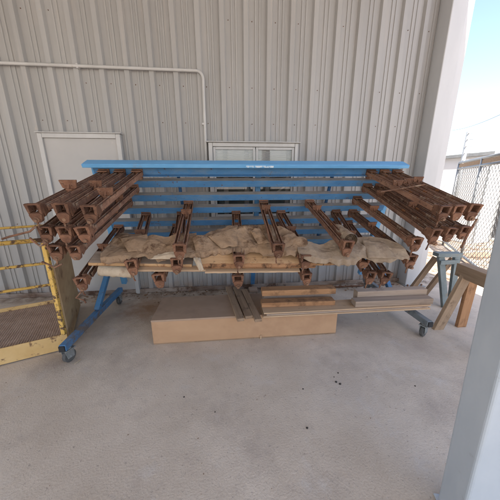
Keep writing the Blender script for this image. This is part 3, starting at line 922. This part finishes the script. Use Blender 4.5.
# rod and dross by the wall
b = MB(); b.tube([flo(318, 288, .012), flo(345, 286.5, .014), flo(394, 284, .012)], .010, 8)
o = b.build('rusty_rod', M['rust']); tag(o, 'thin rusty rod lying on the floor along the foot of the wall', 'rod')
b = MB()
for i in range(420):
    p = V((random.uniform(-2.2, 2.6), D - .06 - abs(random.gauss(0, .13)), .004))
    a = random.random() * 6.28; l, w_ = random.uniform(.006, .026), random.uniform(.004, .014)
    ex = V((math.cos(a), math.sin(a), random.uniform(-.3, .3))) * l; ey = V((-math.sin(a), math.cos(a), random.uniform(-.2, .5))) * w_
    h = abs(ex.z) + abs(ey.z)
    b.add([p + V((0, 0, h)) + ex, p + V((0, 0, h)) + ey, p + V((0, 0, h)) - ex, p + V((0, 0, h)) - ey], [(0, 1, 2, 3)])
tag(b.build('leaf_litter', M['leaf']), 'brown leaf litter and dirt along the foot of the wall', 'litter', kind='stuff')
b = MB()
for i in range(450):
    p = V((random.uniform(-3.5, 2.8), random.uniform(.4, 3.0), .001))
    s_ = random.choice((.001, .0015, .0015, .002, .003)); a = random.random() * 3
    b.box(p + V((0, 0, s_ * .4)), (s_ * 2, s_ * 1.4, s_), Matrix.Rotation(a, 3, 'Z'))
tag(b.build('grit', M['stone']), 'fine grit scattered over the concrete', 'grit', kind='stuff')
PB = [(338, 373, .010), (336, 382, .013), (340, 384, .014), (334, 377, .007), (307, 428, .011), (303, 389, .009), (415, 386, .009), (367, 377, .005), (184, 397, .009), (215, 412, .007)]
for i, (x_, y_, s_) in enumerate(PB):
    s_ *= .7
    p = flo(x_, y_); b = MB()
    vs, fs = [], []
    b.tube([p + V((0, 0, -.001)), p + V((s_ * .1, 0, s_ * .45)), p + V((0, s_ * .2, s_ * .8))], [s_, s_ * .9, s_ * .35], 7)
    o = b.build('debris_crumb', M['pebble'], wm=Matrix.Translation(p))
    tag(o, 'small black crumb of debris lying on the open concrete floor', 'debris', 'black crumbs of debris on the floor')
p = flo(78, 362); b = MB(); b.tube([p + V((-.01, -.03, .004)), p + V((.012, .03, .004))], .004, 6)
tag(b.build('paper_scrap', M['paper'], wm=Matrix.Translation(p)), 'thin white scrap on the floor beside the left caster', 'scrap')
p = flo(97, 301); b = MB(); b.box(p + V((0, 0, .004)), (.12, .05, .008), Matrix.Rotation(.3, 3, 'Z'))
tag(b.build('paper_scrap', M['paper'], bevel=.002), 'pale flat scrap on the floor near the wall behind the left leg', 'scrap')

# ------------------------------------------------------------------ sawhorses
root = empty('wooden_sawhorse', (2.35, 1.9, 0), 'brown wooden sawhorse beside the steel post on the right', 'sawhorse')
t1, f1 = flo(465, 271, .66), flo(431, 328)
t2, f2 = flo(471, 284, .58), flo(458, 329)
bm0, bm1 = V((2.40, 2.22, .60)), V((2.34, 1.42, .60))
plank('beam', bm0 - V((0, 0, .03)), bm1 - V((0, 0, .03)), .11, .13, M['woodsaw'], parent=root, wob=.003)
def leg(p, q, w, t, m, root, up=(0, 1, 0)):
    d = (q - p).normalized()
    plank('leg', p, q - d * 0, w, t, M[m], parent=root, up=up)
leg(V((2.36, 2.14, .66)), V((f1.x, 2.14, .0)), .04, .10, 'woodsaw', root, up=(1, 0, .0))
leg(V((2.42, 2.14, .60)), V((f2.x + .02, 2.16, .0)), .04, .10, 'wood', root, up=(1, 0, .0))
leg(V((2.30, 1.52, .62)), V((2.14, 1.50, .0)), .04, .10, 'woodsaw', root, up=(1, 0, .0))
leg(V((2.39, 1.52, .60)), V((2.58, 1.50, .0)), .04, .10, 'woodsaw', root, up=(1, 0, .0))
root = empty('painted_trestle', (2.5, 2.7, 0), 'teal painted trestle with brown splayed legs behind the wooden sawhorse', 'trestle')
q0, q1 = flo(437, 255, .68), flo(461, 255, .68)
plank('cap', V((q0.x, q0.y + .02, .66)), V((q1.x, q1.y + .02, .66)), .10, .045, M['teal'], parent=root)
Yt = q0.y
def tl(px0, px1, y0, y1, w, m):
    plank('leg', aty(*px0, y0), flo(*px1), w, .04, M[m], parent=root, up=(0, 1, 0) if w > 0 else None)
plank('leg', aty(442, 257, Yt), V((aty(447, 300, Yt - .02).x, Yt - .03, 0)), .07, .04, M['teal'], parent=root, up=(0, 1, 0))
plank('leg', aty(458, 257, Yt), V((aty(456, 297, Yt).x, Yt + .03, 0)), .07, .04, M['teal'], parent=root, up=(0, 1, 0))
plank('leg', aty(437, 258, Yt + .1), flo(404, 301), .06, .04, M['woodold'], parent=root, up=(0, 1, 0))
plank('leg', aty(454, 259, Yt + .2), flo(424, 297), .06, .04, M['woodold'], parent=root, up=(0, 1, 0))
plank('stretcher', aty(441, 263, Yt - .035), aty(459, 262, Yt - .035), .05, .02, M['teal'], parent=root, up=(0, 1, 0))

# ------------------------------------------------------------------ yellow work platform on the left
FR = V((-1.495, 2.19, 0)); ang = math.atan2(2.19 - 2.0, -1.495 + 1.955)
ex = V((math.cos(ang), math.sin(ang), 0)); ey = V((-ex.y, ex.x, 0))
cg = empty('yellow_work_platform', FR, 'chipped yellow man basket with mesh floor and guard rails at the left', 'work platform')
W_, Dp, Hh = 1.9, .92, 1.06
def cgp(a, c, z):                                           # a leftwards along the front, c backwards
    return FR - ex * a + ey * c + V((0, 0, z))
b = MB(); b.beam(cgp(W_, 0, .085), cgp(0, 0, .085), .012, .15); b.build('front_plate', M['yellowpale'], cg, .002)
b = MB(); b.beam(cgp(W_, Dp, .10), cgp(0, Dp, .10), .012, .12); b.build('back_plate', M['yellowpale'], cg, .002)
b = MB()
b.beam(cgp(W_, 0.02, .05), cgp(W_, Dp - .02, .05), .05, .08); b.beam(cgp(.03, 0.02, .05), cgp(.03, Dp - .02, .05), .05, .08)
b.beam(cgp(W_ / 2, 0.02, .05), cgp(W_ / 2, Dp - .02, .05), .05, .08); b.build('floor_frame', M['yellow'], cg, .002)
b = MB(); 
for i in range(95):
    a = .02 + (W_ - .04) * i / 94
    b.beam(cgp(a, .01, .118), cgp(a, Dp - .01, .118), .007, .010)
for i in range(58):
    c = .015 + (Dp - .03) * i / 57
    b.beam(cgp(.02, c, .116), cgp(W_ - .02, c, .116), .008, .010)
b.add([cgp(.02, .01, .095), cgp(W_ - .02, .01, .095), cgp(W_ - .02, Dp - .01, .095), cgp(.02, Dp - .01, .095)], [(0, 1, 2, 3)])
b.build('mesh_floor', M['mesh'], cg)
for (a, c) in ((.02, .0), (W_ - .02, 0), (.02, Dp), (W_ - .02, Dp)):
    b = MB(); b.beam(cgp(a, c, .16), cgp(a, c, Hh), .034, .034, (0, 1, 0)); b.build('corner_post', M['yellow'], cg, .003)
for z in (.655, .85, 1.05):
    b = MB(); b.tube([cgp(.02, -.003, z), cgp(W_ - .02, -.003, z)],   .012 if z < 1 else .018, 8); b.build('guard_rail', M['yellow'], cg)
    if z > 1:
        b = MB(); b.tube([cgp(.02, Dp, z), cgp(W_ - .02, Dp, z)], .013, 8); b.build('guard_rail', M['yellow'], cg)
b = MB(); b.beam(cgp(-.002, .03, .42), cgp(-.002, Dp - .03, .42), .012, .76); b.build('side_panel', M['plytan'], cg, .002)

# ------------------------------------------------------------------ mesh fence, yard and what stands beyond it
A = dep(452, 200, 6.0); Bp = dep(510, 200, 3.55); A.z = Bp.z = 0
fx = (Bp - A); FL = fx.length; fx.normalize()
fn = empty('mesh_fence', A, 'galvanised chain link fence panel with pipe frame at the right', 'fence')
b = MB()
FT = 1.93
def fp(a, z): return A + fx * a + V((0, 0, z))
for z in (.08, FT - .13, FT):
    b.tube([fp(0, z), fp(FL, z)], .024, 8)
for a in (0, FL * .5, FL):
    b.tube([fp(a, 0), fp(a, FT)], .026, 8)
b.build('pipe_frame', M['galv'], fn)
b = MB(); Hm = FT - .21
k = -int(Hm / .12) - 1
st = .12
while k * st < FL:
    for s_ in (1, -1):
        a0, a1 = k * st, k * st + Hm
        z0, z1 = (.08, .08 + Hm) if s_ > 0 else (.08 + Hm, .08)
        lo, hi = max(a0, 0), min(a1, FL)
        if hi > lo:
            f0, f1_ = (lo - a0) / Hm, (hi - a0) / Hm
            off = fx.cross(V((0, 0, 1))) * (.003 * s_)
            b.tube([fp(lo, z0 + (z1 - z0) * f0) + off, fp(hi, z0 + (z1 - z0) * f1_) + off], .0042, 4, caps=False)
    k += 1
b.build('wire_mesh', M['wire'], fn)
b = MB(); b.beam(fp(.05, FT - .065), fp(FL * .9, FT - .065), .012, .075); b.build('top_board', M['woodpale'], fn)
gp = dep(455, 200, 6.15); gp.z = 0
root = empty('gate_post', gp, 'tall grey fence post with barbed wire spurs', 'post')
b = MB(); b.tube([gp, gp + V((0, 0, 2.62))], .045, 10); b.build('post_pipe', M['galv'], root)
b = MB()
for z in (2.0, 2.15, 2.3, 2.45, 2.58):
    b.tube([gp + V((-.05, -.04, z)), gp + V((.12, -.02, z + .01))], .008, 5)
b.build('wire_spurs', M['galv'], root)
b = MB(); p0, p1 = dep(455, 130, 30), dep(520, 105, 16)
b.tube([p0 + (p1 - p0) * (i / 10) + V((0, 0, -.25 * (1 - (i / 5 - 1) ** 2))) for i in range(-1, 12)], .018, 5)
tag(b.build('overhead_cable', M['dark']), 'thin dark overhead cable crossing the sky', 'cable')
# rubble row
for i in range(7):
    p = flo(466 + i * 3.4, 257 + random.uniform(-1, 1)); s_ = random.uniform(.07, .13); b = MB()
    vs, fs = [], []
    sd_ = i * 3.3
    pts_ = [p + V((0, 0, z * s_)) for z in (-.1, .3, .75, 1.0)]
    b.tube(pts_, [s_ * (.8 + .25 * noise.noise(V((sd_, j, 0)))) * (1, 1.05, .8, .3)[j] for j in range(4)], 8)
    o = b.build('rubble_stone', M['stone'], wm=Matrix.Translation(p))
    tag(o, 'brown lump of rubble in the row on the sunlit yard by the fence', 'stone', 'rubble along the fence')
# white cabin with a dark doorway
cl_, cr_ = flo(471, 244), flo(505, 240)
dx = V((cr_.x - cl_.x, cr_.y - cl_.y, 0)).normalized(); dn = V((-dx.y, dx.x, 0))
da = (flo(489, 242) - cl_).length; db = da + .85
cab = empty('white_cabin', cl_, 'white boxy cabin with a dark doorway beyond the fence', 'cabin')
def cb(mb, a0, a1, c0, c1, z0, z1):
    return mb.prism([(a0, c0), (a1, c0), (a1, c1), (a0, c1)], cl_ + V((0, 0, z0)), dx, dn, (0, 0, z1 - z0))
b = MB(); cb(b, 0, da, 0, .08, 0, 2.1); cb(b, db, 3.6, 0, .08, 0, 2.1); cb(b, da + .002, db - .002, .001, .079, 1.95, 2.1); cb(b, 0, .08, .081, 2.2, 0, 2.1); cb(b, 3.52, 3.6, .081, 2.2, 0, 2.1); cb(b, 0, 3.6, 2.201, 2.28, 0, 2.1)
b.build('cabin_wall', M['whitepanel'], cab, .003)
b = MB(); cb(b, -.08, 3.68, -.1, 2.36, 2.102, 2.18); b.build('cabin_roof', M['galv'], cab, .004)
b = MB(); cb(b, da - .2, db + .2, .3, .33, 0, 1.95); cb(b, .1, 3.5, 2.1, 2.15, 0, 2.0); b.build('doorway', M['dark'], cab)
for a0 in (0.0, da - .05):
    b = MB(); cb(b, a0, a0 + .05, -.02, -.001, 0, 2.1); b.build('corner_strip', M['galv'], cab)
# grey tank
tp = dep(468, 205, 9.5); tp.z = 0
root = empty('grey_tank', tp, 'rounded grey tank beyond the fence, left of the white cabin', 'tank')
b = MB(); prf = [(0.0, .42), (.1, .5), (.9, .5), (1.15, .44), (1.32, .3), (1.4, .08)]
b.tube([tp + V((0, 0, z)) for z, r_ in prf], [r_ for z, r_ in prf], 24); b.build('tank_body', M['greytank'], root)
b = MB(); b.tube([tp + V((0, 0, 1.39)), tp + V((0, 0, 1.47))], .1, 14); b.build('tank_lid', M['galv'], root)
# pale warehouse far across the yard
wh = dep(452, 190, 40); wh.z = -.1
root = empty('pale_warehouse', wh, 'long pale warehouse far across the sunlit yard', 'building')
b = MB(); b.box(wh + V((14, 6, 1.9)), (34, 12, 3.8)); b.build('warehouse_wall', M['whitepanel'], root)
b = MB(); b.prism([(-6.3, 0), (6.3, 0), (0, 1.3)], wh + V((-3.4, 6, 3.81)), (0, 1, 0), (0, 0, 1), (34.8, 0, 0)); b.build('warehouse_roof', M['galv'], root)
b = MB()
for i in range(5):
    b.box(wh + V((1 + i * 6, -.03, 1.5)), (2.6, .08, 3.0))
b.build('shutter_doors', M['greytank'], root)
# low hills on the horizon
b = MB(); nseg = 90; vs, fs = [], []
for i in range(nseg + 1):
    a = 2 * math.pi * i / nseg
    for r_, h in ((300, -1), (360, 6 + 6 * noise.noise(V((math.cos(a) * 3, math.sin(a) * 3, 1)))), (395, -2)):
        vs.append((math.cos(a) * r_, math.sin(a) * r_, h))
for i in range(nseg):
    for k in range(2):
        fs.append((i * 3 + k, i * 3 + k + 1, i * 3 + 4 + k, i * 3 + 3 + k))
b.add(vs, fs, smooth=True); tag(b.build('hills', M['hill']), kind='structure')

# flat strips over the right stack
plank('steel_strip', aty(380, 196, 2.12) + V((0, 0, .03)), aty(424, 189, 1.98) + V((0, 0, .03)), .035, .01, M['rustbar'], 'flat rusty strip laid slantwise over the right top tier of clamps', 'steel strip')

# ------------------------------------------------------------------ light
W = bpy.data.worlds.new("World"); S.world = W; W.use_nodes = True
nt = W.node_tree; bg = nt.nodes["Background"]
sky = nt.nodes.new("ShaderNodeTexSky"); sky.sky_type = 'NISHITA'; sky.sun_disc = False
SUN_EL, SUN_AZ = R(58), R(194)                               # azimuth clockwise from +Y
sky.sun_elevation = SUN_EL; sky.sun_rotation = SUN_AZ
sky.dust_density = 2.0; sky.air_density = 1.0
nt.links.new(sky.outputs[0], bg.inputs[0]); bg.inputs[1].default_value = .13
sl = bpy.data.lights.new("sun", 'SUN'); sl.energy = 4.0; sl.angle = R(.5); sl.color = (1, .95, .87)
so = bpy.data.objects.new("sun", sl); COL.objects.link(so)
sv = V((math.sin(SUN_AZ) * math.cos(SUN_EL), math.cos(SUN_AZ) * math.cos(SUN_EL), math.sin(SUN_EL)))
so.rotation_euler = (-sv).to_track_quat('-Z', 'Y').to_euler()
so.location = sv * 50
vs_ = S.view_settings
vs_.view_transform = 'Standard'; vs_.look = 'None'; vs_.gamma = 1; vs_.use_curve_mapping = False
vs_.exposure = 1.82
vs_.use_white_balance = True; vs_.white_balance_temperature = 6800; vs_.white_balance_tint = 12
S.cycles.max_bounces = 8; S.cycles.diffuse_bounces = 5
S.cycles.use_denoising = True
